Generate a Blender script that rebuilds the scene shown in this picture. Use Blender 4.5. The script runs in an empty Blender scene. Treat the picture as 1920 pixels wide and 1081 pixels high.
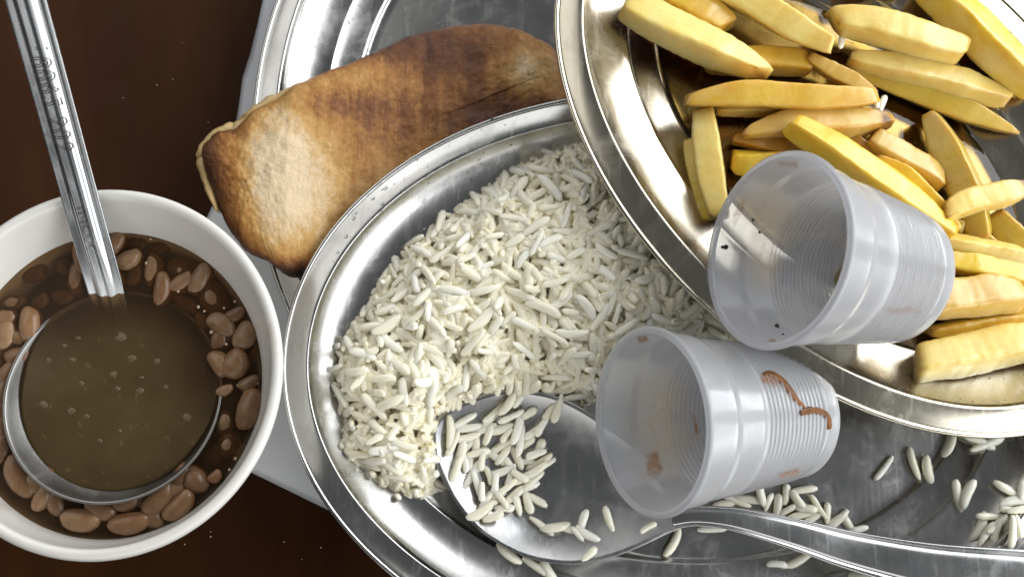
import bpy, math, random
import numpy as np
from mathutils import Vector, Matrix, noise
from mathutils.bvhtree import BVHTree
random.seed(7); RNG = np.random.default_rng(7)
SC = bpy.context.scene; COL = SC.collection
MM = 0.001                                     # every length below is in millimetres

# ------------------------------------------------------------------ camera
FOC, CAMH, TILT = 1700.0, 323.0, math.radians(8)
cam = bpy.data.cameras.new("camera"); camo = bpy.data.objects.new("camera", cam); COL.objects.link(camo)
cam.sensor_width = 36; cam.lens = FOC / 1920 * 36; cam.clip_start = 0.01; cam.clip_end = 20
CAM = Vector((0, -CAMH * math.tan(TILT), CAMH))
camo.location = CAM * MM; camo.rotation_euler = (TILT, 0, 0); SC.camera = camo
cam.dof.use_dof = True; cam.dof.focus_distance = 0.285; cam.dof.aperture_fstop = 11
RM = Matrix.Rotation(TILT, 3, 'X')

# ------------------------------------------------------------------ world and lamps
w = bpy.data.worlds.new("World"); SC.world = w; w.use_nodes = True
bg = w.node_tree.nodes['Background']; bg.inputs[0].default_value = (0.92, 0.96, 1.0, 1); bg.inputs[1].default_value = 0.11
def window_or_fill_light(name, loc, target, sx, sy, watts, col):
    l = bpy.data.lights.new(name, 'AREA'); l.shape = 'RECTANGLE'; l.size = sx; l.size_y = sy; l.energy = watts; l.color = col
    o = bpy.data.objects.new(name, l); COL.objects.link(o); o.location = loc
    o.rotation_euler = (Vector(target) - Vector(loc)).to_track_quat('-Z', 'Y').to_euler()
window_or_fill_light("window_or_fill_light", (0.86, 0.42, 0.48), (0, 0, 0.02), 0.80, 1.0, 16.0, (0.95, 0.975, 1.0))
window_or_fill_light("window_or_fill_light", (0.88, -0.42, 0.46), (0, 0, 0.02), 0.80, 0.9, 10.0, (0.95, 0.975, 1.0))
window_or_fill_light("window_or_fill_light", (-0.62, 0.40, 0.66), (0, 0, 0), 0.85, 0.70, 2.4, (1.0, 0.98, 0.95))  # added fill lamp on the left for the steel rims, no window known
window_or_fill_light("window_or_fill_light", (0.05, 0.98, 0.50), (0, 0, 0), 1.6, 0.60, 5.0, (0.98, 0.985, 1.0))  # added lamp past the far side, for fill and steel reflections
window_or_fill_light("window_or_fill_light", (0.05, -0.95, 0.38), (0, 0, 0), 1.6, 0.50, 4.2, (1.0, 0.98, 0.95))  # added lamp on the near side, weak fill, not a real window
SC.view_settings.view_transform = 'Standard'; SC.view_settings.look = 'None'
SC.view_settings.exposure = -0.06; SC.view_settings.gamma = 1.0
SC.cycles.max_bounces = 10; SC.cycles.transparent_max_bounces = 24; SC.cycles.caustics_reflective = False; SC.cycles.caustics_refractive = False

# ------------------------------------------------------------------ helpers: geometry
def ray(px, py): return (RM @ Vector(((px - 960) / FOC, -(py - 540.5) / FOC, -1))).normalized()
def up(px, py, z):
    """the point at height z (a number or a plane a+bx+cy) that the photograph shows at px, py"""
    pl = z if isinstance(z, tuple) else (z, 0, 0)
    d = ray(px, py); t = (pl[0] + pl[1] * CAM.x + pl[2] * CAM.y - CAM.z) / (d.z - pl[1] * d.x - pl[2] * d.y)
    return CAM + d * t
def at(pl, x, y): return pl[0] + pl[1] * x + pl[2] * y
def mesh(name, V, F, mat=None, smooth=True, attrs=None):
    V = np.asarray([tuple(v) for v in V], float)
    me = bpy.data.meshes.new(name); me.from_pydata((V * MM).tolist(), [], F); me.validate(); me.update()
    if smooth: me.polygons.foreach_set('use_smooth', [True] * len(me.polygons))
    for k, a in (attrs or {}).items():
        at_ = me.attributes.new(k, 'FLOAT', 'POINT'); at_.data.foreach_set('value', np.asarray(a, np.float32))
    if mat: me.materials.append(mat)
    return me
def tag(o, label=None, cat=None, group=None, kind=None):
    if label: o['label'] = label
    if cat: o['category'] = cat
    if group: o['group'] = group
    if kind: o['kind'] = kind
    return o
def obj(name, V, F, mat, parent=None, smooth=True, attrs=None):
    """one mesh object from world millimetres; its origin is put at its own base (or its parent's)"""
    V = np.asarray([tuple(v) for v in V], float)
    lo, hi = V.min(0), V.max(0); org = np.array([(lo[0] + hi[0]) / 2, (lo[1] + hi[1]) / 2, lo[2]])
    o = bpy.data.objects.new(name, mesh(name, V - org, F, mat, smooth, attrs)); COL.objects.link(o)
    o.location = Vector(org) * MM
    if parent: o.parent = parent; o.location = Vector(org) * MM - parent.location
    return o
def thing(name, loc, label, cat, group=None):
    o = bpy.data.objects.new(name, None); COL.objects.link(o); o.location = Vector(loc) * MM; o.empty_display_size = .01
    return tag(o, label, cat, group)
def inst(name, me, M, color=None, parent=None):
    o = bpy.data.objects.new(name, me); COL.objects.link(o)
    M = M.copy(); M.translation = M.translation * MM; o.matrix_world = M
    if color: o.color = (*color, 1)
    return o
def grid_faces(n, m, close_u=True, flip=False, off=0):
    """n rings of m verts"""
    F = []
    for i in range(n - 1):
        for j in range(m if close_u else m - 1):
            k = (j + 1) % m; q = [off + i * m + j, off + i * m + k, off + (i + 1) * m + k, off + (i + 1) * m + j]
            F.append(q[::-1] if flip else q)
    return F
def nz(x, y, z, s=1.0, seed=0): return noise.noise(Vector((x * s + seed * 17.3, y * s - seed * 9.1, z * s + seed * 3.7)))
def frame(p0, p1, roll=0.0):
    X = (Vector(p1) - Vector(p0)).normalized(); Z = Vector((0, 0, 1)); Y = Z.cross(X).normalized(); Z = X.cross(Y)
    M = Matrix((X, Y, Z)).transposed().to_4x4() @ Matrix.Rotation(roll, 4, 'X')
    M.translation = (Vector(p0) + Vector(p1)) / 2; return M
def sweep(path, widths, prof, vs=None):
    """closed profile (u across -1..1, v up mm) along a path; returns V, F"""
    P = [Vector(p) for p in path]; V = []; m = len(prof)
    for i, p in enumerate(P):
        t = (P[min(i + 1, len(P) - 1)] - P[max(i - 1, 0)]).normalized(); s = t.cross(Vector((0, 0, 1))).normalized(); n = s.cross(t)
        k = widths[i] / 2
        for u, v in prof: V.append(p + s * u * k + n * v * (vs[i] if vs else 1))
    F = grid_faces(len(P), m); F.append(list(range(m))[::-1]); F.append([(len(P) - 1) * m + j for j in range(m)])
    return V, F
def smooth_path(pts, n):
    """Catmull-Rom through tuples of any length"""
    P = np.array(pts, float); P = np.vstack([2 * P[0] - P[1], P, 2 * P[-1] - P[-2]]); out = []
    k = len(P) - 3
    for i in range(n):
        t = i / (n - 1) * k; j = min(int(t), k - 1); f = t - j; a, b, c, d = P[j:j + 4]
        out.append(.5 * (2 * b + (c - a) * f + (2 * a - 5 * b + 4 * c - d) * f ** 2 + (3 * b - a - 3 * c + d) * f ** 3))
    return out
def closed_path(pts, n):
    P = np.array(pts, float); k = len(P); out = []
    for i in range(n):
        t = i / n * k; j = int(t) % k; f = t - int(t); a, b, c, d = P[j - 1], P[j], P[(j + 1) % k], P[(j + 2) % k]
        out.append(.5 * (2 * b + (c - a) * f + (2 * a - 5 * b + 4 * c - d) * f ** 2 + (3 * b - a - 3 * c + d) * f ** 3))
    return np.array(out)
def bvh(V, F): return BVHTree.FromPolygons([Vector(v) for v in V], F)
def hit(tree, px, py):
    loc, n, i, d = tree.ray_cast(CAM, ray(px, py))
    if loc is None: return None, None
    if n.dot(ray(px, py)) > 0: n = -n
    return loc, n
def inside(poly, x, y):
    poly = np.asarray(poly); x0, y0 = poly[:, 0], poly[:, 1]; x1, y1 = np.roll(x0, -1), np.roll(y0, -1)
    c = ((y0 > y) != (y1 > y)); xi = (x1 - x0) * (y - y0) / np.where(y1 == y0, 1e-9, y1 - y0) + x0
    return (np.sum(c & (x < xi)) % 2) == 1
def edge_dist(poly, x, y):
    a = np.asarray(poly, float); b = np.roll(a, -1, 0); d = b - a; p = np.array([x, y])
    t = np.clip(((p - a) * d).sum(1) / np.maximum((d * d).sum(1), 1e-9), 0, 1); return np.hypot(*(a + d * t[:, None] - p).T).min()

# ------------------------------------------------------------------ helpers: materials
class NT:
    def __init__(s, name):
        s.m = bpy.data.materials.new(name); s.m.use_nodes = True; s.t = s.m.node_tree; s.n = s.t.nodes; s.l = s.t.links
        s.b = s.n['Principled BSDF']; s.out = s.n['Material Output']
    def node(s, t, **k):
        n = s.n.new(t)
        for a, v in k.items():
            if a.startswith('i_'):
                a = a[2:]; n.inputs[int(a) if a.isdigit() else a.replace('_', ' ')].default_value = v
            else: setattr(n, a, v)
        return n
    def link(s, a, b): s.l.new(a, b)
    def coords(s, scale=(1, 1, 1), kind='Object', rot=(0, 0, 0)):
        tc = s.node('ShaderNodeTexCoord'); mp = s.node('ShaderNodeMapping'); mp.inputs['Scale'].default_value = scale; mp.inputs['Rotation'].default_value = rot
        s.link(tc.outputs[kind], mp.inputs[0]); return mp.outputs[0]
    def noise(s, scale, vec=None, detail=4, rough=.55, dist=0.0):
        n = s.node('ShaderNodeTexNoise'); n.inputs['Scale'].default_value = scale; n.inputs['Detail'].default_value = detail; n.inputs['Roughness'].default_value = rough; n.inputs['Distortion'].default_value = dist
        s.link(vec if vec is not None else s.coords(), n.inputs['Vector']); return n.outputs['Fac']
    def ramp(s, fac, stops):
        r = s.node('ShaderNodeValToRGB'); e = r.color_ramp.elements
        while len(e) < len(stops): e.new(.5)
        for q, (p, c) in zip(e, stops): q.position = p; q.color = (*c, 1) if not isinstance(c, float) else (c, c, c, 1)
        s.link(fac, r.inputs[0]); return r.outputs[0]
    def mix(s, fac, a, b, mode='MIX'):
        m = s.node('ShaderNodeMix', data_type='RGBA', blend_type=mode)
        for v, i in ((fac, 0), (a, 6), (b, 7)):
            if hasattr(v, 'links') or hasattr(v, 'is_linked'): s.link(v, m.inputs[i])
            else: m.inputs[i].default_value = v if i == 0 else (*v, 1)
        return m.outputs[2]
    def math(s, op, a, b=0.0, clamp=False):
        m = s.node('ShaderNodeMath', operation=op, use_clamp=clamp)
        for v, i in ((a, 0), (b, 1)):
            if hasattr(v, 'is_linked'): s.link(v, m.inputs[i])
            else: m.inputs[i].default_value = v
        return m.outputs[0]
    def attr(s, name): return s.node('ShaderNodeAttribute', attribute_name=name).outputs['Fac']
    def bump(s, h, strength=.2, dist=.0005):
        b = s.node('ShaderNodeBump'); b.inputs['Strength'].default_value = strength; b.inputs['Distance'].default_value = dist
        s.link(h, b.inputs['Height']); s.link(b.outputs[0], s.b.inputs['Normal']); return b.outputs[0]
    def set(s, **k):
        for a, v in k.items():
            i = s.b.inputs[a.replace('_', ' ')]
            if hasattr(v, 'is_linked'): s.link(v, i)
            else: i.default_value = v
        return s

def steel(name, col, r0, r1, streak=(0, 0, 0), bump=.12, smear=.5, starch=.35):
    t = NT(name)
    big = t.noise(38, None, 5, .6); fine = t.noise(900, t.coords((1, .12, 1), rot=streak), 3, .6); spot = t.noise(260, None, 4, .7)
    rr = t.ramp(t.math('ADD', t.math('MULTIPLY', big, .8), t.math('MULTIPLY', fine, .2)), [(.35, r0), (.68, r1)])
    grease = t.ramp(t.noise(75, None, 6, .65, .6), [(.52, 0.0), (.7, 1.0)])
    sc1 = t.ramp(t.noise(420, t.coords((1, .03, 1), rot=(0, 0, .7)), 2, .5), [(.60, 0.0), (.70, 1.0)]); sc2 = t.ramp(t.noise(420, t.coords((1, .04, 1), rot=(0, 0, 1.15)), 2, .5), [(.61, 0.0), (.71, 1.0)])
    scr = t.math('MAXIMUM', sc1, sc2)
    film_ = t.math('MULTIPLY', t.ramp(t.noise(95, t.coords((1, .5, 1), rot=(0, 0, .5)), 7, .72, .8), [(.55, 0.0), (.72, 1.0)]), starch)
    c = t.mix(t.math('MULTIPLY', grease, smear), col, tuple(x * .86 for x in col))
    c = t.mix(t.ramp(spot, [(.66, 0.0), (.75, .35)]), c, tuple(x * .62 for x in col))
    c = t.mix(film_, c, (.52, .51, .47))
    t.set(Base_Color=c, Metallic=t.math('SUBTRACT', 1.0, t.math('MULTIPLY', film_, .7)), Roughness=t.math('ADD', t.math('ADD', rr, t.math('MULTIPLY', scr, .05)), t.math('MULTIPLY', grease, .12)))
    t.bump(t.math('ADD', t.math('MULTIPLY', scr, -.10), t.math('ADD', t.math('MULTIPLY', fine, .25), t.math('MULTIPLY', spot, .5))), bump, .0002)
    return t.m
M_STEEL = steel('brushed_steel', (.54, .535, .515), .17, .28, (0, 0, .5), .14)
M_STEEL_WARM = steel('greasy_steel', (.60, .555, .45), .16, .27, (0, 0, -.8), .06, .5, .15)
M_SPOON = steel('spoon_steel', (.52, .52, .515), .22, .32, (0, 0, -.3), .12, .5, .2)
M_LADLE_BOWL = steel('dull_ladle_steel', (.27, .265, .25), .30, .42, (0, 0, .25), .10)
M_STAMP = steel('darkened_stamp_steel', (.13, .125, .115), .35, .5, (0, 0, .25), .05, .3, .0)  # darkened so the lettering reads; groove shade put into the steel colour
M_LADLE = steel('ladle_steel', (.50, .515, .53), .17, .26, (0, 0, .25), .025, .3, .0)

t = NT('dark_wood')
g = t.noise(14, t.coords((1, .18, 1), rot=(0, 0, .25)), 7, .62, .5); b_ = t.noise(9, None, 4, .6); sp = t.noise(420, None, 3, .7)
c = t.ramp(g, [(.3, (.016, .0058, .0015)), (.52, (.036, .0132, .0034)), (.72, (.062, .024, .0062))])
c = t.mix(t.ramp(b_, [(.4, 0.0), (.7, .6)]), c, (.030, .0075, .0032))
c = t.mix(t.ramp(sp, [(.74, 0.0), (.80, .4)]), c, (.10, .06, .03))
t.set(Base_Color=c, Specular_IOR_Level=.07, Roughness=t.ramp(t.noise(60, None, 5), [(.3, .34), (.7, .5)])); t.bump(t.math('ADD', g, t.math('MULTIPLY', sp, .4)), .12, .0006)
M_WOOD = t.m

t = NT('white_paper'); t.set(Base_Color=t.ramp(t.noise(50, None, 5), [(.3, (.66, .68, .71)), (.7, (.74, .75, .77))]), Roughness=.75); t.bump(t.noise(180, None, 5), .15, .0005); M_PAPER = t.m

t = NT('white_glaze')
st = t.ramp(t.noise(42, t.coords((1, 1, .5)), 5, .65), [(.6, 0.0), (.72, .35)])
t.set(Base_Color=t.mix(st, (.72, .70, .65), (.46, .34, .23)), Roughness=.22, Coat_Weight=.3, Coat_Roughness=.1); t.bump(t.noise(55), .05, .001); M_BOWL = t.m

def broth_mat(name, c0, c1, trans, fade=False):
    t = NT(name); n = t.noise(55, None, 5, .6, .4); fl = t.noise(230, None, 3, .6)
    c = t.mix(t.ramp(fl, [(.62, 0.0), (.74, .55)]), t.ramp(n, [(.32, c0), (.7, c1)]), tuple(min(1, x * 2.0) for x in c1))
    t.set(Base_Color=c, Roughness=.09, IOR=1.34, Specular_IOR_Level=.22)
    t.bump(t.noise(120, None, 3), .06, .0006)
    tr = t.node('ShaderNodeBsdfTransparent'); tr.inputs[0].default_value = (.74, .58, .42, 1)
    mx = t.node('ShaderNodeMixShader'); mx.inputs[0].default_value = trans
    if fade: t.link(t.math('SUBTRACT', 1.0, t.math('MULTIPLY', t.attr('body'), 1 - trans)), mx.inputs[0]); tr.inputs[0].default_value = (1, 1, 1, 1)
    t.link(t.b.outputs[0], mx.inputs[1]); t.link(tr.outputs[0], mx.inputs[2]); t.link(mx.outputs[0], t.out.inputs[0]); return t.m
M_BROTH = broth_mat('bean_broth', (.050, .029, .0150), (.080, .048, .0250), .56)
M_LBROTH = broth_mat('cloudy_broth', (.066, .043, .0185), (.090, .062, .0280), .04, True)

t = NT('bean_skin'); oi = t.node('ShaderNodeObjectInfo')
n = t.noise(190, None, 5, .6)
c = t.mix(t.ramp(n, [(.35, 0.0), (.7, 1.0)]), oi.outputs['Color'], t.mix(1.0, oi.outputs['Color'], (.62, .50, .42), 'MULTIPLY'))
t.set(Base_Color=c, Roughness=.26, Subsurface_Weight=.15, Subsurface_Radius=(.004, .002, .001), Subsurface_Scale=.3, Specular_IOR_Level=.35); t.bump(n, .12, .0004); M_BEAN = t.m

def rice_mat(name, stops, cream, scale=1.0):
    t = NT(name); oi = t.node('ShaderNodeObjectInfo')
    rc = t.mix(t.ramp(t.noise(80, None, 3), [(.35, 0.0), (.72, .8)]), t.ramp(oi.outputs['Random'], stops), cream)
    t.b.subsurface_method = 'BURLEY'
    t.set(Base_Color=rc, Roughness=.26, Specular_IOR_Level=.5, Subsurface_Weight=.85, Subsurface_Radius=(.0024, .0022, .0015), Subsurface_Scale=scale); t.bump(t.noise(500, None, 3), .06, .0003); return t.m
M_RICE = rice_mat('cooked_rice', [(0.0, (.85, .815, .66)), (.6, (.885, .865, .73)), (1.0, (.92, .915, .85))], (.85, .80, .61), .8)
M_HEAP = rice_mat('packed_cooked_rice', [(0.0, (.86, .83, .69)), (1.0, (.86, .83, .69))], (.83, .765, .56), .42)

t = NT('fried_potato'); oi = t.node('ShaderNodeObjectInfo')
n1 = t.noise(150, None, 6, .66); n2 = t.noise(75, t.coords((.6, 1, 1)), 6, .66, .5); n3 = t.noise(650, None, 3, .6)
base = t.mix(t.ramp(n2, [(.38, 0.0), (.68, .9)]), oi.outputs['Color'], t.mix(1.0, oi.outputs['Color'], (.90, .72, .34), 'MULTIPLY'))
br = t.math('MULTIPLY', t.attr('brown'), t.ramp(n1, [(.30, .25), (.66, 1.0)]), True)
base = t.mix(t.ramp(t.noise(52, t.coords((.45, 1, 1)), 5, .6, .4), [(.48, 0.0), (.68, .65)]), base, (.84, .75, .40))
c = t.mix(br, base, (.52, .255, .030)); c = t.mix(t.ramp(br, [(.62, 0.0), (1.0, .9)]), c, (.10, .036, .010))
c = t.mix(t.ramp(n3, [(.68, 0.0), (.8, .3)]), c, (.72, .60, .34))
t.set(Base_Color=c, Roughness=t.ramp(n1, [(.35, .20), (.65, .50)]), Subsurface_Weight=.40, Subsurface_Radius=(.0060, .0038, .0010), Subsurface_Scale=.8, Specular_IOR_Level=.5, Coat_Weight=.35, Coat_Roughness=.16)
t.bump(t.math('ADD', n1, t.math('MULTIPLY', n3, .4)), .20, .0010); M_FRY = t.m

t = NT('seared_meat'); at_ = t.attr('sear')
gr = t.noise(170, t.coords((1, .10, 1), rot=(0, 0, .12)), 6, .68, .3); sp = t.noise(420, None, 5, .72); md = t.noise(60, t.coords((1, .4, 1)), 5, .65, .6)
v = t.math('ADD', at_, t.math('ADD', t.math('MULTIPLY', t.math('SUBTRACT', gr, .5), .50), t.math('ADD', t.math('MULTIPLY', t.math('SUBTRACT', sp, .5), .42), t.math('MULTIPLY', t.math('SUBTRACT', md, .5), .36))), True)
c = t.ramp(v, [(.02, (.72, .56, .35)), (.22, (.56, .33, .105)), (.40, (.40, .18, .036)), (.58, (.18, .060, .009)), (.78, (.075, .022, .006)), (1.0, (.018, .007, .004))])
t.set(Base_Color=c, Roughness=t.ramp(sp, [(.3, .30), (.7, .55)]), Subsurface_Weight=.1, Subsurface_Radius=(.004, .002, .001), Subsurface_Scale=.4, Specular_IOR_Level=.45)
t.bump(t.math('ADD', t.math('MULTIPLY', gr, .7), sp), .70, .0011); M_MEAT = t.m
t = NT('pale_fat'); n = t.noise(150, None, 5, .65)
t.set(Base_Color=t.ramp(n, [(.3, (.50, .34, .12)), (.55, (.58, .42, .19)), (.70, (.28, .13, .035))]), Roughness=.35, Subsurface_Weight=.3, Subsurface_Radius=(.004, .002, .001), Subsurface_Scale=.5); t.bump(n, .3, .0008); M_FAT = t.m

def plastic(name, col, tr_amt, edge):
    t = NT(name); tr = t.node('ShaderNodeBsdfTransparent'); tr.inputs[0].default_value = (.97, .98, 1, 1)
    tl = t.node('ShaderNodeBsdfTranslucent'); tl.inputs[0].default_value = (*col, 1)
    t.set(Base_Color=(*col, 1), Roughness=.5, Specular_IOR_Level=.0)
    t.bump(t.noise(300, None, 3), .03, .0004)
    a = t.node('ShaderNodeMixShader'); a.inputs[0].default_value = .58; t.link(t.b.outputs[0], a.inputs[1]); t.link(tl.outputs[0], a.inputs[2])
    lw = t.node('ShaderNodeLayerWeight'); lw.inputs[0].default_value = .35
    f = t.math('SUBTRACT', tr_amt, t.math('MULTIPLY', lw.outputs['Facing'], edge), True)
    b = t.node('ShaderNodeMixShader'); t.link(f, b.inputs[0]); t.link(a.outputs[0], b.inputs[1]); t.link(tr.outputs[0], b.inputs[2])
    gl = t.node('ShaderNodeBsdfGlossy'); gl.inputs['Roughness'].default_value = .16; fr = t.node('ShaderNodeFresnel'); fr.inputs[0].default_value = 1.32
    g = t.node('ShaderNodeMixShader'); t.link(fr.outputs[0], g.inputs[0]); t.link(b.outputs[0], g.inputs[1]); t.link(gl.outputs[0], g.inputs[2])
    t.link(g.outputs[0], t.out.inputs[0]); return t.m
M_CUP = plastic('clear_plastic', (.99, .99, 1.0), .50, .38)
M_LIP = plastic('thick_plastic', (.95, .96, .99), .30, .25)

def film(name, col, amt, rough=.3, scale=130, lo_hi=None):
    t = NT(name); tr = t.node('ShaderNodeBsdfTransparent'); t.set(Base_Color=(*col, 1), Roughness=rough)
    f = t.math('MULTIPLY', t.attr('edge'), t.ramp(t.noise(scale, None, 5, .65), [lo_hi[0], lo_hi[1]] if lo_hi else [(.30, 0.0), (.62, amt)]))
    m = t.node('ShaderNodeMixShader'); t.link(f, m.inputs[0]); t.link(tr.outputs[0], m.inputs[1]); t.link(t.b.outputs[0], m.inputs[2]); t.link(m.outputs[0], t.out.inputs[0]); return t.m
M_SMEAR = film('brown_sauce_film', (.36, .125, .010), .85, .25, 150, [(.35, .05), (.60, .8)])
M_HAZE = film('beige_sauce_film', (.78, .63, .42), .75, .4, 60, [(.20, .10), (.75, .60)])
t = NT('brown_sauce'); t.set(Base_Color=t.ramp(t.noise(200, None, 4), [(.3, (.085, .028, .005)), (.7, (.22, .085, .018))]), Roughness=.28, Specular_IOR_Level=.2); M_SAUCE = t.m
t = NT('black_pepper'); t.set(Base_Color=(.012, .010, .008, 1), Roughness=.5); M_PEPPER = t.m

t = NT('frying_oil'); tr = t.node('ShaderNodeBsdfTransparent'); gl = t.node('ShaderNodeBsdfGlossy'); gl.inputs['Roughness'].default_value = .05
n = t.noise(40, None, 4); t.link(t.ramp(n, [(.3, (.78, .62, .30)), (.7, (.86, .74, .46))]), tr.inputs[0])
fr = t.node('ShaderNodeFresnel'); fr.inputs[0].default_value = 1.47; m = t.node('ShaderNodeMixShader')
t.link(fr.outputs[0], m.inputs[0]); t.link(tr.outputs[0], m.inputs[1]); t.link(gl.outputs[0], m.inputs[2]); t.link(m.outputs[0], t.out.inputs[0]); M_OIL = t.m
t = NT('clear_drop'); tr = t.node('ShaderNodeBsdfTransparent'); tr.inputs[0].default_value = (.90, .91, .92, 1); gl = t.node('ShaderNodeBsdfGlossy'); gl.inputs['Roughness'].default_value = .03
fr = t.node('ShaderNodeFresnel'); fr.inputs[0].default_value = 1.45; m = t.node('ShaderNodeMixShader')
t.link(fr.outputs[0], m.inputs[0]); t.link(tr.outputs[0], m.inputs[1]); t.link(gl.outputs[0], m.inputs[2]); t.link(m.outputs[0], t.out.inputs[0]); M_DROP = t.m

# ------------------------------------------------------------------ table and paper
V = [(x * 1200, y * 1200, 0) for x, y in ((-1, -1), (1, -1), (1, 1), (-1, 1))] + [(x * 1200, y * 1200, -30) for x, y in ((-1, -1), (1, -1), (1, 1), (-1, 1))]
tag(obj('table', V, [[0, 1, 2, 3], [7, 6, 5, 4], [0, 4, 5, 1], [1, 5, 6, 2], [2, 6, 7, 3], [3, 7, 4, 0]], M_WOOD, smooth=False), kind='structure')

PAPER = [(520, -140), (493, 0), (482, 50), (471, 98), (455, 146), (449, 190), (441, 240), (399, 383), (386, 412), (330, 600), (385, 840), (467, 883), (607, 951), (800, 1046), (1100, 1190), (1700, 1190), (2150, 900), (2150, -140)]
pp = [up(x, y, .6) for x, y in PAPER]
cx, cy = np.mean([p.x for p in pp]), np.mean([p.y for p in pp]); n = 220
ol = []
for i in range(n):
    s = i / n * len(pp); j = int(s); f = s - j; a, b = pp[j], pp[(j + 1) % len(pp)]; ol.append(a.lerp(b, f))
V = []; R = 26
for r in range(R):
    k = (r / (R - 1)) ** .6
    for p in ol:
        x, y = cx + (p.x - cx) * k, cy + (p.y - cy) * k
        V.append((x, y, .35 + .35 * (nz(x, y, 0, .03) + .6) + (.5 * max(0, nz(x, y, 3, .05)) if r == R - 1 else 0)))
F = grid_faces(R, n); V2 = [(x, y, z - .25) for x, y, z in V]; F += grid_faces(R, n, flip=True, off=len(V))
F += [[(R - 1) * n + j, (R - 1) * n + (j + 1) % n, len(V) + (R - 1) * n + (j + 1) % n, len(V) + (R - 1) * n + j][::-1] for j in range(n)]
tag(obj('paper_sheet', V + V2, F, M_PAPER), 'sheet of white paper lying on the dark wooden table under the steel platters', 'paper')

# ------------------------------------------------------------------ oval steel platters
# inset from the outer edge, height above the platter's base
PROF = [(0.0, 11.4), (.05, 11.85), (.35, 12.3), (.8, 12.45), (1.2, 12.3), (1.55, 12.16), (2.0, 12.28), (3, 12.72), (4.2, 13.20), (5.6, 13.68), (7, 14.06), (8.2, 14.30), (8.8, 14.32), (9.15, 14.16), (9.4, 13.75), (9.7, 13.0), (10.2, 12.3),
        (12.5, 10.3), (15, 8.7), (18, 7.2), (21, 6.1), (23, 5.6), (23.8, 5.55), (24.3, 5.35), (24.7, 4.95), (25.5, 4.5), (28, 3.5), (31, 2.6), (33.2, 2.15), (33.9, 1.9), (34.5, 1.2), (35.2, .75), (36.4, .6), (38, .6)]
def prof_z(i): return float(np.interp(i, [p[0] for p in PROF], [p[1] for p in PROF]))
def platter(c, a, b, ang, plane, mat, label):
    """plane gives the base height; the dish is one pressed sheet with a rolled lip"""
    N = 220; ca, sa = math.cos(ang), math.sin(ang)
    def ring(inset, z, out):
        for j in range(N):
            u = 2 * math.pi * j / N; x, y = a * math.cos(u), b * math.sin(u); nx, ny = math.cos(u) / a, math.sin(u) / b; l = math.hypot(nx, ny)
            x -= nx / l * inset; y -= ny / l * inset; X, Y = c[0] + x * ca - y * sa, c[1] + x * sa + y * ca
            out.append((X, Y, at(plane, X, Y) + z + .10 * nz(X, Y, 0, .035)))
    V = []
    top = PROF; bot = [(i + .15, z - .6) for i, z in PROF[::-1] if i >= 3]
    for i, z in top: ring(i, z, V)
    for k in (.85, .6, .3, .02):
        st = len(V) - N if k == .85 else base0
        base0 = len(top) * N - N
        for j in range(N):
            X = c[0] + (V[base0 + j][0] - c[0]) * k; Y = c[1] + (V[base0 + j][1] - c[1]) * k
            V.append((X, Y, at(plane, X, Y) + .6 + .22 * (1 - k) + .10 * nz(X, Y, 0, .035)))
    nt = len(V); F = grid_faces(len(top) + 4, N); F.append([nt - N + j for j in range(N)])
    for k in (.3, .6, 1.0):
        for j in range(N):
            X = c[0] + (V[base0 + j][0] - c[0]) * k; Y = c[1] + (V[base0 + j][1] - c[1]) * k; V.append((X, Y, at(plane, X, Y) - .0))
    F.append([nt + j for j in range(N)][::-1])
    for i, z in bot: ring(i, z, V)
    for i, z in ((1.9, 11.5), (1.3, 11.0), (.6, 11.0), (.15, 11.1)): ring(i, z, V)
    nb = (len(V) - nt) // N; F += grid_faces(nb, N, off=nt)
    last = len(V) - N; F += [[last + j, last + (j + 1) % N, (j + 1) % N, j] for j in range(N)]
    root = thing('serving_platter', (c[0], c[1], at(plane, c[0], c[1])), label, 'platter', 'oval steel serving platters')
    obj('dish', V, F, mat, root)
    Vl = []
    for i in range(10):
        q = 2 * math.pi * i / 10; ring(.78 + .86 * math.cos(q), 11.75 + .86 * math.sin(q), Vl)
    obj('rolled_edge', Vl, grid_faces(10, N, flip=True) + [[9 * N + j, j, (j + 1) % N, 9 * N + (j + 1) % N] for j in range(N)], mat, root)
    return root, bvh(V[:nt], grid_faces(len(top) + 4, N)), lambda i, u: (lambda q: q)(ellpt(c, a, b, ca, sa, i, u))
def ellpt(c, a, b, ca, sa, inset, u):
    x, y = a * math.cos(u), b * math.sin(u); nx, ny = math.cos(u) / a, math.sin(u) / b; l = math.hypot(nx, ny)
    x -= nx / l * inset; y -= ny / l * inset; return c[0] + x * ca - y * sa, c[1] + x * sa + y * ca
STEAK_PL, RICE_PL = (1.2, 0, 0), (15.5, 0, 0)
FRY_RIM = (54.174, -.042, -.042); FRY_PL = (FRY_RIM[0] - 14, -.042, -.042)
MEAT_PLATTER, T_MEATP, E_MEATP = platter((1.3, 51.2), 124, 93, 1.6576, STEAK_PL, M_STEEL, 'oval steel platter under the browned meat, lowest of the three')
RICE_PLATTER, T_RICEP, E_RICEP = platter((55.05, -31.34), 130.2, 95.2, -.0589, RICE_PL, M_STEEL, 'large oval steel platter holding the white rice and spoon')
FRY_C, FRY_A, FRY_B, FRY_ANG = (106.5, 42.0), 110.2, 73.1, -.7978
FRY_PLATTER, T_FRYP, E_FRYP = platter(FRY_C, FRY_A, FRY_B, FRY_ANG, FRY_PL, M_STEEL_WARM, 'oval steel platter of french fries, uppermost of the three')
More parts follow.
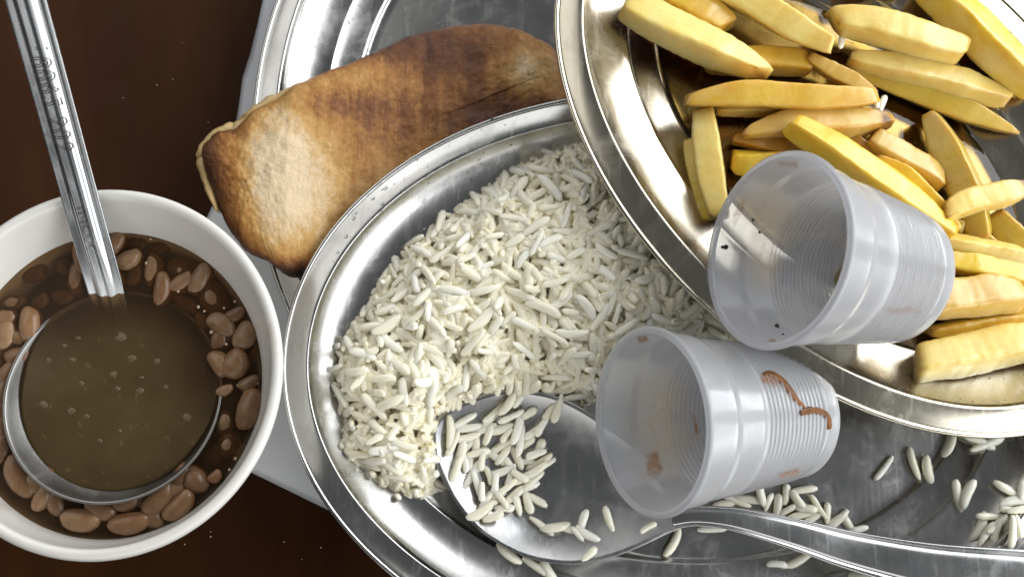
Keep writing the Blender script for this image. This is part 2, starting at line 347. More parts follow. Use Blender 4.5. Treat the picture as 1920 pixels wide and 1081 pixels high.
def fry_inset(x, y):
    """how far inside the fries platter's outline a point lies (negative outside)"""
    ca, sa = math.cos(-FRY_ANG), math.sin(-FRY_ANG); dx, dy = x - FRY_C[0], y - FRY_C[1]; u, v = dx * ca - dy * sa, dx * sa + dy * ca
    r = math.hypot(u / FRY_A, v / FRY_B); g = math.hypot(u / FRY_A ** 2, v / FRY_B ** 2) / max(r, 1e-6); return (1 - r) / max(g, 1e-6)

# oil lying in the fries platter
N = 160; V = []; ca, sa = math.cos(FRY_ANG), math.sin(FRY_ANG)
for k in (1, .97, .9, .7, .4, .02):
    for j in range(N):
        u = 2 * math.pi * j / N; q = ellpt(FRY_C, FRY_A, FRY_B, ca, sa, 34.2 - 1.0 * nz(math.cos(u), math.sin(u), 0, 3), u)
        X, Y = FRY_C[0] + (q[0] - FRY_C[0]) * k, FRY_C[1] + (q[1] - FRY_C[1]) * k
        V.append((X, Y, at(FRY_PL, X, Y) + (1.75 if k == 1 else 2.1) + .05 * nz(X, Y, 0, .15)))
F = grid_faces(6, N); F.append([5 * N + j for j in range(N)])
tag(obj('frying_oil', V, F, M_OIL), 'thin amber film of oil pooled under the fries on their platter', 'oil', kind='stuff')
OIL_Z = 2.1

# ------------------------------------------------------------------ the browned meat
OUT = [(373, 283), (388, 256), (410, 240), (440, 236), (475, 203), (520, 180), (560, 150), (620, 125), (668, 108), (700, 93), (760, 66), (830, 49), (900, 42), (960, 49), (1005, 66), (1042, 92), (1062, 140), (1085, 215),
       (1050, 260), (960, 292), (880, 350), (800, 410), (720, 470), (650, 520), (600, 525), (572, 516), (548, 518), (525, 508), (500, 488), (462, 470), (432, 436), (405, 383), (384, 335)]
n = 420; po = closed_path(OUT, n)
for i in range(n): po[i] += 2.2 * np.array([nz(i * .11, 0, 0, 1, 1) + .6 * nz(i * .5, 3, 0, 1, 2), nz(i * .11, 7, 0, 1, 3) + .6 * nz(i * .5, 9, 0, 1, 4)])
def meat_base(x, y): return 3.0 + 13.5 * float(np.clip((-x - 30) / 45, 0, 1)) ** 1.2
W_ = [up(x, y, 12) for x, y in po]; W_ = [up(x, y, meat_base(p.x, p.y) + 6.5) for (x, y), p in zip(po, W_)]; W_ = np.array([(p.x, p.y) for p in W_])
spA, spB = up(470, 345, 24), up(990, 135, 24); spA, spB = np.array(spA[:2]), np.array(spB[:2]); sd = spB - spA
def sear(px, py, edge):
    G = lambda x, y, a, b, s=1.0: s * math.exp(-((px - x) / a) ** 2 - ((py - y) / b) ** 2)
    v = .25 + .04 * max(0, min(1, (px - 640) / 200)) + G(395, 330, 48, 90, .50) + G(430, 455, 55, 60, .30) + G(560, 520, 90, 36, .55) + G(740, 445, 130, 60, .30) + G(640, 190, 120, 34, .26) + G(800, 85, 190, 55, .34) + G(860, 240, 260, 60, .20) + G(1000, 220, 130, 45, .26) + G(880, 130, 110, 60, .20)
    v += -G(545, 330, 66, 150, .34) + -G(975, 125, 62, 42, .36) - G(500, 280, 50, 60, .14) + G(480, 240, 60, 22, .16) + G(720, 250, 100, 100, .10)
    return v + .38 * math.exp(-edge / 2.2)
V, A = [], []; RG = 46
for r in range(RG):
    k = 1 - (1 - r / (RG - 1)) ** 1.7
    for i in range(n):
        p = W_[i]; tt = np.clip(((p - spA) * sd).sum() / (sd * sd).sum(), 0, 1); s_ = spA + sd * tt
        q = p + (s_ - p) * k; e = np.hypot(*(q - p)); d = e
        h = 10.5 * (1 - math.exp(-(d / 2.6) ** .9)) * .62 + 4.6 + 2.2 * (1 - math.exp(-d / 14))
        z = meat_base(*q) + h + .55 * nz(q[0], q[1], 0, .22) + .30 * nz(q[0], q[1], 4, .7) + .9 * nz(q[0], q[1], 9, .07)
        V.append((q[0], q[1], z))
        c = Vector((q[0], q[1], z)); dd = (c - CAM); dd = RM.transposed() @ dd; A.append(sear(960 + FOC * dd.x / -dd.z, 540.5 - FOC * dd.y / -dd.z, e))
F = grid_faces(RG, n)
nt = len(V)
for i in range(n):
    q = W_[i] + (spA + sd * .5 - W_[i]) * .012; V.append((q[0], q[1], meat_base(*q) + 1.6)); A.append(.55)
for i in range(n):
    q = W_[i] + (spA + sd * .5 - W_[i]) * .04; V.append((q[0], q[1], meat_base(*q) + .3)); A.append(.6)
F += grid_faces(2, n, flip=True, off=nt); F += [[i, nt + i, nt + (i + 1) % n, (i + 1) % n] for i in range(n)]; F.append([nt + n + i for i in range(n)])
mroot = thing('meat_slab', (-20, 40, 3), 'thick browned slab of grilled meat lying across the lowest platter', 'meat')
obj('fillet', V, F, M_MEAT, mroot, attrs={'sear': A}); T_MEAT = bvh(V, F[:(RG - 1) * n])
fat = smooth_path([(404, 392, 8), (386, 340, 24), (379, 300, 34), (381, 281, 34), (397, 259, 38), (421, 245, 42), (444, 241, 44), (471, 218, 44), (500, 194, 38), (530, 174, 24), (554, 158, 8)], 80)
P_, Wd = [], []
for i, (x, y, k) in enumerate(fat):
    q = up(x, y, 24); P_.append((q.x, q.y, meat_base(q.x, q.y) + 4.2 + .6 * nz(i * .15, 0, 0))); Wd.append(max(.4, k * .165 * (1 + .25 * nz(i * .3, 2, 0))))
V, F = sweep(P_, Wd, [(math.cos(a) * 1, math.sin(a) * 3.2) for a in np.linspace(0, 2 * math.pi, 12, endpoint=False)])
V = [Vector(v) + Vector((.25 * nz(*v, .6), .25 * nz(*v, .6, 3), .4 * nz(*v, .5, 5))) for v in V]
tag(obj('fat_edge', V, F, M_FAT, mroot), 'pale yellow strip of fat along the left end')
def lump(c, r, seed, nseg=14):
    V, F = [], []
    for i in range(nseg):
        a = math.pi * i / (nseg - 1)
        for j in range(nseg):
            b = 2 * math.pi * j / nseg; d = Vector((math.sin(a) * math.cos(b), math.sin(a) * math.sin(b), math.cos(a))); k = 1 + .45 * nz(*d, 1.6, seed)
            V.append(Vector(c) + Vector((d.x * r[0], d.y * r[1], d.z * r[2])) * k)
    return V, grid_faces(nseg, nseg, flip=True)
q = up(686, 114, 16); V, F = lump((q.x, q.y, 12.5), (3.2, 2.6, 2.4), 5); q = up(668, 122, 16); V2, F2 = lump((q.x, q.y, 12), (2.2, 1.6, 2.0), 8)
obj('crisp_shred', V + V2, F + [[i + len(V) for i in f] for f in F2], M_FAT, mroot)

# ------------------------------------------------------------------ bowl, broth, beans
BR = (-123.0, -31.6); BS = (-125.2, -35.2)      # the rim's centre and the broth's centre (the bowl leans a little)
def bowl_c(z): k = (z - 38) / 14; return BS[0] + (BR[0] - BS[0]) * k, BS[1] + (BR[1] - BS[1]) * k
BP = [(51.2, 51.0), (51.5, 51.8), (52.2, 52.4), (53.2, 52.5), (54.1, 52.1), (54.6, 51.2), (54.7, 50.0), (54.2, 48.6), (52.7, 44), (50.6, 38), (47.0, 29), (42.5, 18), (38, 9), (35, 4.5), (33.6, 2.6), (33.2, 1), (32.6, .1), (30.5, .1), (30, 1.5), (12, 1.7), (.5, 1.7)]
BI = [(50.9, 50), (50.2, 47), (48.6, 42), (46.9, 38), (44.5, 29), (40, 18), (35, 9), (28, 4.6), (15, 4), (.5, 4)]
N = 160; V = []
for r, z in BI[::-1] + BP:
    c = bowl_c(z)
    for j in range(N): V.append((c[0] + r * math.cos(2 * math.pi * j / N), c[1] + r * 1.012 * math.sin(2 * math.pi * j / N), z))
F = grid_faces(len(BI) + len(BP), N); F += [[j for j in range(N)][::-1], [len(V) - N + j for j in range(N)]]
F = [f[::-1] for f in F]
o = tag(obj('soup_bowl', V, F, M_BOWL), 'round white bowl of bean broth with a thick rim', 'bowl'); T_BOWL = bvh(V, F)
SZ = 38.0
V = []
for k in (1, .985, .95, .8, .6, .4, .2, .01):
    for j in range(N):
        u = 2 * math.pi * j / N; r = 47.15 * k; x, y = BS[0] + r * math.cos(u), BS[1] + r * 1.012 * math.sin(u); V.append((x, y, SZ + (.35 if k == 1 else 0) + .08 * nz(x, y, 0, .12)))
F = grid_faces(8, N); F.append([7 * N + j for j in range(N)])
tag(obj('bean_broth', V, F, M_BROTH), 'dark brown bean broth filling the white bowl around the ladle', 'broth')
# what settles under the murky surface
V = []
for k in (1, .6, .2): V += [(BS[0] + 43.5 * k * math.cos(2 * math.pi * j / 64), BS[1] + 43.5 * k * math.sin(2 * math.pi * j / 64), 30 + 1.5 * nz(j * .3, k * 9, 0)) for j in range(64)]
t = NT('bean_sediment'); t.set(Base_Color=t.ramp(t.noise(60, None, 4), [(.3, (.022, .010, .004)), (.7, (.075, .034, .014))]), Roughness=.6)
F = grid_faces(3, 64); F.append([128 + j for j in range(64)])
tag(obj('bean_sediment', V, F, t.m), 'murky bean sediment below the surface of the broth in the bowl', 'sediment', kind='stuff')
def bean_mesh(seed):
    V = []; n, m = 16, 18
    for i in range(n):
        a = math.pi * i / (n - 1)
        for j in range(m):
            b = 2 * math.pi * j / m; x = -math.cos(a); rr = math.sin(a) ** .78; y, z = rr * math.cos(b), rr * math.sin(b)
            y2 = y * .5 - .10 * (1 - x * x) * (1 if seed % 2 else .4) + .05 * x * x; k = 1 + .07 * nz(x * 1.3, y, z, 1.5, seed)
            V.append((x * .5 * k * 10, y2 * 10 * k, z * .5 * 10 * k))
    return mesh('bean', V, grid_faces(n, m, flip=True), M_BEAN)
BMESH = [bean_mesh(s) for s in range(4)]
GB = 'cooked beans in the bowl of broth'
L_LOW = 'brown cooked bean between the ladle and the lower edge of the bowl'
L_RT = 'brown cooked bean right of the ladle, along the right inside wall of the bowl'
L_TOP = 'dim brown bean under the broth above the ladle, right of its handle'
L_LEFT = 'brown cooked bean left of the ladle, near the left edge of the photo'
# px, py, length, width, angle (degrees, anticlockwise in the picture), lift above the broth, tone, label
BEANS = [(50, 606, 70, 44, 92, 1.0, 1.15, 'pale oval bean standing alone upper left of the ladle'), (30, 664, 56, 38, 15, .2, .8, L_LEFT), (24, 566, 44, 32, 10, -.4, .8, L_LEFT), (74, 563, 34, 26, 40, -.8, .8, L_LEFT), (116, 556, 44, 34, 0, -1.2, .8, L_LEFT),
         (-6, 650, 50, 36, 70, -.6, .8, L_LEFT), (4, 730, 60, 34, 80, .2, .8, L_LEFT), (6, 790, 66, 34, 95, .4, .85, L_LEFT), (-2, 842, 60, 40, 80, .5, .8, L_LEFT),
         (33, 893, 92, 46, -58, 1.6, .95, 'long notched bean at the lower left of the ladle'), (76, 932, 54, 34, 65, 1.2, 1.1, 'split pale bean below the ladle, next to the long notched bean'), (104, 940, 58, 36, -75, .6, .8, L_LOW), (146, 975, 74, 44, -8, 2.0, 1.0, 'smooth bean touching the bottom left of the bowl wall'), (184, 950, 70, 46, -35, 1.0, .85, L_LOW),
         (238, 981, 78, 42, 7, 2.0, 1.05, 'reddish long bean lying lowest against the bowl wall'), (233, 941, 52, 30, 8, .6, .9, L_LOW), (293, 934, 78, 52, 52, 1.6, 1.0, 'wide speckled bean just below the bright streak in the ladle'), (331, 947, 72, 40, 47, 2.0, 1.05, 'slim tan bean at the lower right, against the bowl wall'),
         (364, 899, 58, 48, -45, 1.2, .9, 'round tan bean at the lower right of the ladle rim'), (402, 892, 28, 22, 40, 1.0, 1.2, 'small broken bean scrap at the lower right'), (424, 832, 56, 46, 70, -.7, .85, L_RT), (398, 850, 50, 36, 40, -1.2, .7, L_RT), (463, 766, 80, 50, 76, 2.0, 1.0, 'big upright bean against the right wall of the bowl'),
         (418, 790, 46, 34, 75, -.3, .75, L_RT), (437, 681, 60, 54, 55, 1.8, 1.0, 'round glossy bean touching the right side of the ladle'), (465, 716, 46, 28, 25, .2, .8, L_RT), (421, 731, 34, 22, 20, .4, 1.05, L_RT), (407, 637, 46, 42, 80, .0, .75, L_RT), (456, 628, 58, 46, 65, 1.2, .95, 'tan bean ringed by bubbles at the upper right of the ladle'),
         (441, 587, 44, 30, 25, .2, .85, L_RT), (397, 558, 80, 56, -62, -.4, .9, 'large blurred bean at the upper right of the ladle'), (341, 500, 64, 46, -12, -.8, .85, L_TOP), (284, 504, 66, 36, 88, -.2, .9, 'upright blurred bean just right of the ladle handle'), (250, 512, 52, 32, 65, -1.0, .75, L_TOP), (256, 456, 36, 28, 0, -1.2, .7, L_TOP), (345, 566, 54, 30, -30, -.9, .75, L_TOP), (300, 460, 44, 30, 30, -1.6, .7, L_TOP),
         (60, 510, 50, 34, 30, -1.6, .7, L_LEFT), (120, 500, 46, 32, -30, -1.8, .7, L_LEFT), (478, 660, 40, 30, 80, -.6, .7, L_RT), (450, 850, 40, 30, 60, -1.2, .7, L_RT), (380, 600, 40, 28, -40, -1.0, .7, L_RT)]
for k in range(150):                              # more beans, half sunk in the murk all round the ladle
    a = random.uniform(0, 2 * math.pi); r_ = random.uniform(.70, .94) * 47; x, y = BS[0] + r_ * math.cos(a), BS[1] + r_ * math.sin(a)
    if any((up(b[0], b[1], SZ) - Vector((x, y, SZ))).length < 4.6 for b in BEANS): continue
    d = RM.transposed() @ (Vector((x, y, SZ)) - CAM); px, py = 960 + FOC * d.x / -d.z, 540.5 - FOC * d.y / -d.z
    lab = L_LOW if py > 900 else L_LEFT if px < 130 else L_TOP if py < 620 and px < 360 else L_RT
    BEANS.append((px, py, random.uniform(50, 74), random.uniform(34, 46), random.uniform(0, 180), random.uniform(-.5, 1.0), random.uniform(.8, 1.05), lab))
for i, (x, y, L, Wd, ang, lift, tone, lab) in enumerate(BEANS):
    s = (CAMH - SZ) / FOC; wz = Wd * s * .9; lift = lift * 1.25 + .6; z = SZ + lift - wz * .5 + .3
    q = up(x, y, SZ + max(lift - 1, -2)); M = Matrix.Translation((q.x, q.y, z)) @ Matrix.Rotation(math.radians(ang), 4, 'Z') @ Matrix.Rotation(random.uniform(-.6, .6), 4, 'X') @ Matrix.Diagonal((L * s / 10, Wd * s / 10, wz / 10, 1))
    o = inst('bean', BMESH[i % 4], M, tuple(tone * k for k in random.choice([(.285, .172, .092), (.25, .145, .074), (.32, .20, .110), (.235, .130, .066)])))
    tag(o, lab, 'bean', GB)
# bubbles round the beans
def dome(c, r, n=8, m=4, flat=.7):
    V = [];
    for i in range(m + 1):
        a = .5 * math.pi * i / m
        for j in range(n): V.append((c[0] + r * math.cos(a) * math.cos(2 * math.pi * j / n), c[1] + r * math.cos(a) * math.sin(2 * math.pi * j / n), c[2] + r * flat * math.sin(a)))
    return V, grid_faces(m + 1, n)
def join(parts):
    V, F = [], []
    for v, f in parts: F += [[i + len(V) for i in q] for q in f]; V += list(v)
    return V, F
t = NT('bubble_skin'); t.set(Base_Color=(.50, .36, .22, 1), Roughness=.06, Coat_Weight=1.0); M_BUB = t.m
bb = []
for x, y in [(282, 448), (334, 546), (440, 565), (383, 583), (421, 596), (396, 622), (424, 645), (441, 644), (455, 646), (448, 632), (483, 718), (447, 722), (455, 731), (486, 812), (275, 493), (441, 859), (430, 880), (22, 705), (26, 716), (482, 790), (372, 575), (420, 577)]:
    q = up(x, y, SZ); bb.append(dome((q.x, q.y, SZ - .05), random.uniform(.3, .75)))
V, F = join(bb); tag(obj('broth_bubbles', V, F, M_BUB), 'tiny shiny bubbles on the broth round the beans', 'bubbles', kind='stuff')

# ------------------------------------------------------------------ ladle
LC = up(214, 740, SZ + 1.2); LR = 33.0; LT = math.radians(8.0)
lroot = thing('soup_ladle', (LC.x, LC.y, SZ - 14), 'long handled steel ladle dipped in the bean bowl', 'ladle')
ML = Matrix.Translation((LC.x, LC.y, SZ + 1.6)) @ Matrix.Rotation(math.radians(-22), 4, 'Z') @ Matrix.Rotation(-LT, 4, 'X')   # far edge dips, near edge stands clear
pr = [(.3, -15.2), (12, -14.0), (22, -10.5), (28.5, -5.6), (31.6, -1.2), (32.2, .0), (32.5, .3), (32.9, .35), (33.2, .1), (33.0, -.6), (30, -6.0), (23, -11.4), (12, -15.2), (.3, -16.4)]
V = []
for r, z in pr: V += [ML @ Vector((r * math.cos(2 * math.pi * j / 128), r * math.sin(2 * math.pi * j / 128), z)) for j in range(128)]
F = [f for f in grid_faces(len(pr), 128)]; obj('ladle_bowl', V, F, M_LADLE_BOWL, lroot)
# the broth in it: a level disc cut by the bowl, reaching the dipped edge
V, A = [], []; ang = math.radians(-22)
for k in (1, .985, .96, .92, .86, .78, .6, .3, .02):
    for j in range(128):
        u = 2 * math.pi * j / 128; lx, ly = math.cos(u), math.sin(u)
        off = ly * math.cos(0)                          # -1 at the near edge, +1 at the dipped edge
        r = 29.6 + 3.1 * max(0, off + .2); x, y = r * k * lx, r * k * ly
        wx, wy = LC.x + x * math.cos(ang) - y * math.sin(ang), LC.y + x * math.sin(ang) + y * math.cos(ang)
        V.append((wx, wy, SZ + .55 - (.35 if k == 1 else 0))); A.append(1 - np.clip((off + .05) / .6, 0, 1) * np.clip((k - .55) / .40, 0, 1))
F = grid_faces(9, 128); F.append([8 * 128 + j for j in range(128)])
tag(obj('ladled_broth', V, F, M_LBROTH, attrs={'body': A}), 'cloudy brown broth with pale flecks scooped in the ladle', 'broth')
t = NT('bean_fleck'); t.set(Base_Color=(.105, .070, .030, 1), Roughness=.4); M_FLECK = t.m
fl = []
for x, y, r in [(228, 632, 2.2), (246, 672, 1.8), (212, 702, 1.8), (294, 677, 1.4), (136, 674, 1.3), (90, 675, 1.3), (80, 758, 1.9), (132, 770, 1.7), (161, 780, 1.3), (350, 782, 1.9), (224, 807, 1.0), (186, 826, 1.0), (152, 718, 1.2), (262, 732, 1.6), (220, 728, 1.2), (310, 725, 1.1), (265, 707, 1.0), (146, 633, 1.0), (120, 648, 1.0)]:
    q = up(x, y, SZ + .6); v, f = lump((q.x, q.y, SZ + .30), (r * .95, r * .75, .50), len(fl), 9); fl.append((v, f))
V, F = join(fl); tag(obj('bean_flecks', V, F, M_FLECK), 'pale crumbs of bean floating on the broth in the ladle', 'crumbs', kind='stuff')
hp = smooth_path([(213, 610, 30.0), (197, 540, 39.0), (164, 420, 50.5), (131, 300, 62.5), (90, 150, 77.5), (48, 0, 92.5), (20, -100, 102), (-22, -250, 114), (-50, -350, 119)], 110)
path, wd, vs = [], [], []
for x, y, z in hp: q = up(x, y, z); path.append((q.x, q.y, q.z)); wd.append(11.5); vs.append(.40 + .60 * float(np.clip((550 - y) / 110, 0, 1)))
LPROF = [(-1, .1), (-.97, .35), (-.90, .42), (-.70, .30), (-.60, .05), (-.52, .35), (-.42, 1.2), (-.30, 1.75), (-.18, 1.80), (-.06, 1.45), (.04, 1.30), (.14, 1.55), (.26, 1.85), (.38, 1.7), (.48, 1.1), (.56, .40), (.62, .20), (.74, .30), (.90, .42), (.97, .35), (1, .1), (.9, -.5), (.5, -.3), (.3, .6), (-.3, .6), (-.5, -.3), (-.9, -.5)]
V, F = sweep(path, wd, LPROF, vs)
hnd = obj('handle', V, F, M_LADLE, lroot); T_HND = bvh(V, F)
def stamp(text, px0, px1, height, bev, name, parent_mesh):
    """raised outline lettering running down the handle, letter tops to the right"""
    cu = bpy.data.curves.new(name, 'FONT'); cu.body = text; cu.size = 10; cu.fill_mode = 'NONE'; cu.bevel_depth = bev; cu.bevel_resolution = 1; cu.resolution_u = 5; cu.space_character = 1.15
    tmp = bpy.data.objects.new(name + '_src', cu); COL.objects.link(tmp); bpy.context.view_layer.update()
    me = tmp.evaluated_get(bpy.context.evaluated_depsgraph_get()).to_mesh()
    P = np.array([v.co[:] for v in me.vertices]); Fs = [list(p.vertices) for p in me.polygons]; tmp.to_mesh_clear(); bpy.data.objects.remove(tmp); bpy.data.curves.remove(cu)
    lo, hi = P.min(0), P.max(0); a, _ = hit(T_HND, *px0); b, _ = hit(T_HND, *px1); X = (b - a); L = X.length; X.normalize(); Y = Vector((0, 0, 1)).cross(X).normalized(); Zc = X.cross(Y)
    Q = []
    for x, y, z in P:
        c = a + X * ((x - lo[0]) / (hi[0] - lo[0]) * L) + Y * ((y - (lo[1] + hi[1]) / 2) / (hi[1] - lo[1]) * height)
        h, nn, ii, dd = T_HND.ray_cast(c + Zc * 6, -Zc); Q.append((h if h is not None else c) + Zc * (z * .8 + .02))
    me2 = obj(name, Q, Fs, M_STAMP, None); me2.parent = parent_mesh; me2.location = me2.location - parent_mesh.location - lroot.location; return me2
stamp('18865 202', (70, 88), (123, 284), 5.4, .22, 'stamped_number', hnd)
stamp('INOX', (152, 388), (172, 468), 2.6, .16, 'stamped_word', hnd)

# ------------------------------------------------------------------ serving spoon
SP = [(808, 820), (812, 795), (835, 770), (880, 748), (930, 733), (985, 731), (1040, 742), (1090, 765), (1140, 797), (1205, 845), (1252, 900), (1278, 948), (1280, 985), (1250, 1000), (1200, 1024), (1150, 1043), (1090, 1056), (1040, 1055), (985, 1043), (930, 1015), (890, 985), (850, 935), (825, 885), (812, 850)]
n = 160; po = closed_path(SP, n); SPZ = 26.0
ol = [up(x, y, SPZ) for x, y in po]; cc = up(1020, 905, SPZ)
V = []; R = 22
for r in range(R):
    k = 1 - (r / (R - 1)) * .985
    for p in ol: q = cc.lerp(p, k); V.append((q.x, q.y, SPZ - 7.4 * (1 - k ** 2.3) + .03 * nz(q.x, q.y, 0, .3)))
nt = len(V)
for r in range(R):
    k = 1 - (r / (R - 1)) * .985
    for p in ol: q = cc.lerp(p, k * 1.006); V.append((q.x, q.y, SPZ - .7 - 7.2 * (1 - k ** 2.3)))
F = grid_faces(R, n) + grid_faces(R, n, flip=True, off=nt); F.append([nt - n + j for j in range(n)]); F.append([len(V) - n + j for j in range(n)][::-1])
F += [[j, (j + 1) % n, nt + (j + 1) % n, nt + j][::-1] for j in range(n)]
sroot = thing('serving_spoon', (cc.x, cc.y, SPZ - 7), 'steel serving spoon lying in the rice platter', 'spoon')
obj('spoon_bowl', V, F, M_SPOON, sroot); T_SPOON = bvh(V[:nt], grid_faces(R, n))
hp = smooth_path([(1258, 969, 25.2, 46), (1300, 966, 26.6, 38), (1350, 969, 27.4, 40), (1400, 977, 28.0, 47), (1500, 1003, 28.6, 58), (1600, 1032, 29, 70), (1750, 1064, 31, 88), (1920, 1085, 33.5, 104), (2100, 1105, 36, 112), (2240, 1118, 38, 108)], 90)
path, wd = [], []
for x, y, z, k in hp: q = up(x, y, z); path.append((q.x, q.y, q.z)); wd.append(k * (CAMH - z) / FOC)
SPROF = [(-1, -.1), (-.99, .35), (-.93, .55), (-.86, .5), (-.80, .15), (-.74, .1), (-.68, .55), (-.5, .75), (-.2, .85), (.2, .85), (.5, .75), (.62, .55), (.68, .1), (.74, .15), (.80, .5), (.90, .55), (.98, .35), (1, -.1), (.8, -.6), (-.8, -.6)]
V, F = sweep(path, wd, SPROF); obj('handle', V, F, M_SPOON, sroot)
q = up(1242, 985, 19)

# ------------------------------------------------------------------ rice
def grain(seed, n=9, m=8):
    V = []; rs = random.Random(seed); L, R_, bend = (9.2 if seed % 5 else 5.8) * rs.uniform(.92, 1.10), 1.13 * rs.uniform(.9, 1.1), rs.uniform(-.9, .9)
    for i in range(n):
        a = .5 - .5 * math.cos(math.pi * i / (n - 1)); x = (a - .5) * L; r = R_ * max(.0, (1 - abs(2 * a - 1) ** 5)) ** .5 * (1 - .14 * math.cos(3 * a + seed))
        if i in (0, n - 1): r = R_ * .45
        for j in range(m):
            b = 2 * math.pi * j / m; k = 1 + .10 * nz(a * 3, math.cos(b), math.sin(b), 1, seed)
            V.append((x, r * k * math.cos(b) * 1.05 + bend * (1 - (2 * a - 1) ** 2), r * k * math.sin(b) * .86))
    F = grid_faces(n, m, flip=True); F += [list(range(m)), [(n - 1) * m + j for j in range(m)][::-1]]
    return V, F
GR = [grain(s) for s in range(11)]; GMESH = [mesh('rice_grain', *g, M_RICE) for g in GR]
def put_grain(p, az, pitch, label, group, scale=1.0, name='rice_grain'):
    M = Matrix.Translation(p) @ Matrix.Rotation(az, 4, 'Z') @ Matrix.Rotation(pitch, 4, 'Y') @ Matrix.Rotation(random.uniform(-1, 1), 4, 'X') @ Matrix.Scale(scale, 4)
    return tag(inst(name, random.choice(GMESH), M), label, 'rice grain', group)
HP = [(1075, 245), (1020, 268), (960, 296), (905, 340), (840, 385), (785, 425), (738, 470), (700, 520), (675, 570), (632, 615), (598, 690), (606, 740), (624, 790), (612, 840), (640, 885), (690, 924), (752, 952), (800, 945), (830, 915), (870, 880), (910, 830), (970, 790), (1060, 770), (1130, 745), (1200, 700), (1330, 640), (1420, 660), (1440, 560), (1330, 430), (1220, 300), (1150, 230)]
hp_w = [up(x, y, 18) for x, y in HP]; hp_w = np.array([(p.x, p.y) for p in hp_w])
SPW = np.array([(p.x, p.y) for p in ol])
FOOT = RICE_PL[0] + .7
def heap(x, y):
    if not inside(hp_w, x, y): return None
    d = edge_dist(hp_w, x, y); h = FOOT + 1.0 + 20.5 * (1 - math.exp(-(d / 13) ** 1.15)) + (2.4 * nz(x, y, 0, .07) + 1.9 * nz(x, y, 5, .16)) * min(1, d / 8)
    i = fry_inset(x, y)
    if i > -4: h = min(h, at(FRY_PL, x, y) + prof_z(max(i, 0)) - 3.2 - .4 * max(0, i + 4))
    if inside(SPW, x, y): h = min(h, SPZ - 8.5)
    return max(h, FOOT + .8)
def slope(x, y):
    e = 2.0; f = lambda a, b: heap(a, b) or FOOT
    return (f(x + e, y) - f(x - e, y)) / (2 * e), (f(x, y + e) - f(x, y - e)) / (2 * e)
lo, hi = hp_w.min(0), hp_w.max(0)
parts = []; xs = np.linspace(lo[0], hi[0], 70); ys = np.linspace(lo[1], hi[1], 70); idx = {}; V, F = [], []
for i, x in enumerate(xs):
    for j, y in enumerate(ys):
        h = heap(x, y)
        if h is not None: idx[i, j] = len(V); V.append((x, y, max(FOOT, h - 3.0)))
for (i, j) in idx:
    q = [(i, j), (i + 1, j), (i + 1, j + 1), (i, j + 1)]
    if all(k in idx for k in q): F.append([idx[k] for k in q])
parts.append((V, F))
cnt = 0; pts = []
while cnt < 2600:
    x, y = RNG.uniform(lo, hi); h = heap(x, y)
    if h is None or fry_inset(x, y) > 22 or (inside(SPW, x, y) and edge_dist(SPW, x, y) > 1.0): continue
    sx, sy = slope(x, y); az = random.uniform(0, math.pi); g = sx * math.cos(az) + sy * math.sin(az); dep = random.choice([.2, .8, 1.6, 2.4])
    M = Matrix.Translation((x, y, max(FOOT + .9, h - dep))) @ Matrix.Rotation(az, 4, 'Z') @ Matrix.Rotation(-math.atan(g) + random.gauss(0, .22), 4, 'Y') @ Matrix.Scale(random.uniform(.88, 1.08), 4)
    v, f = GR[cnt % 11]; parts.append(([M @ Vector(p) for p in v], f)); cnt += 1
V, F = join(parts); tag(obj('rice_heap', V, F, M_HEAP), 'heap of cooked white rice packed on the large oval platter', 'rice', kind='stuff')
ZONES = [((830, 800), 'beside the left tip of the spoon'), ((650, 680), 'on the left flank of the rice heap, nearest the bowl'), ((740, 920), 'at the lower end of the rice heap, left of the spoon'), ((760, 520), 'on the upper left flank of the rice heap, towards the meat'), ((1000, 320), 'at the top end of the rice heap, under the meat'),
         ((1170, 480), 'on the rice heap along the rim of the fries platter'), ((1060, 690), 'on the rice heap between the spoon and the lower cup'), ((960, 560), 'on the crest in the middle of the rice heap'), ((1270, 600), 'on the rice heap between the two plastic cups'), ((700, 780), 'on the rice heap between its left flank and its lower end'), ((860, 680), 'on the rice slope above the left half of the spoon'), ((900, 440), 'on the rice slope between the crest and the meat')]
tries = 0; pts = []
while len(pts) < 172 and tries < 60000:
    tries += 1; x, y = RNG.uniform(lo, hi); h = heap(x, y)
    if h is None or fry_inset(x, y) > 0 or inside(SPW, x, y) or edge_dist(SPW, x, y) < .6: continue
    if any((x - a) ** 2 + (y - b) ** 2 < 4.2 ** 2 for a, b in pts): continue
    pts.append((x, y)); sx, sy = slope(x, y); az = random.uniform(0, math.pi); g = sx * math.cos(az) + sy * math.sin(az)
    zn = min(ZONES, key=lambda z: (up(*z[0], 28) - Vector((x, y, 28))).length)[1]
    put_grain((x, y, h + .9), az, -math.atan(g) + random.gauss(0, .30), 'cooked white rice grain ' + zn, 'rice grains ' + zn, random.uniform(.92, 1.22))
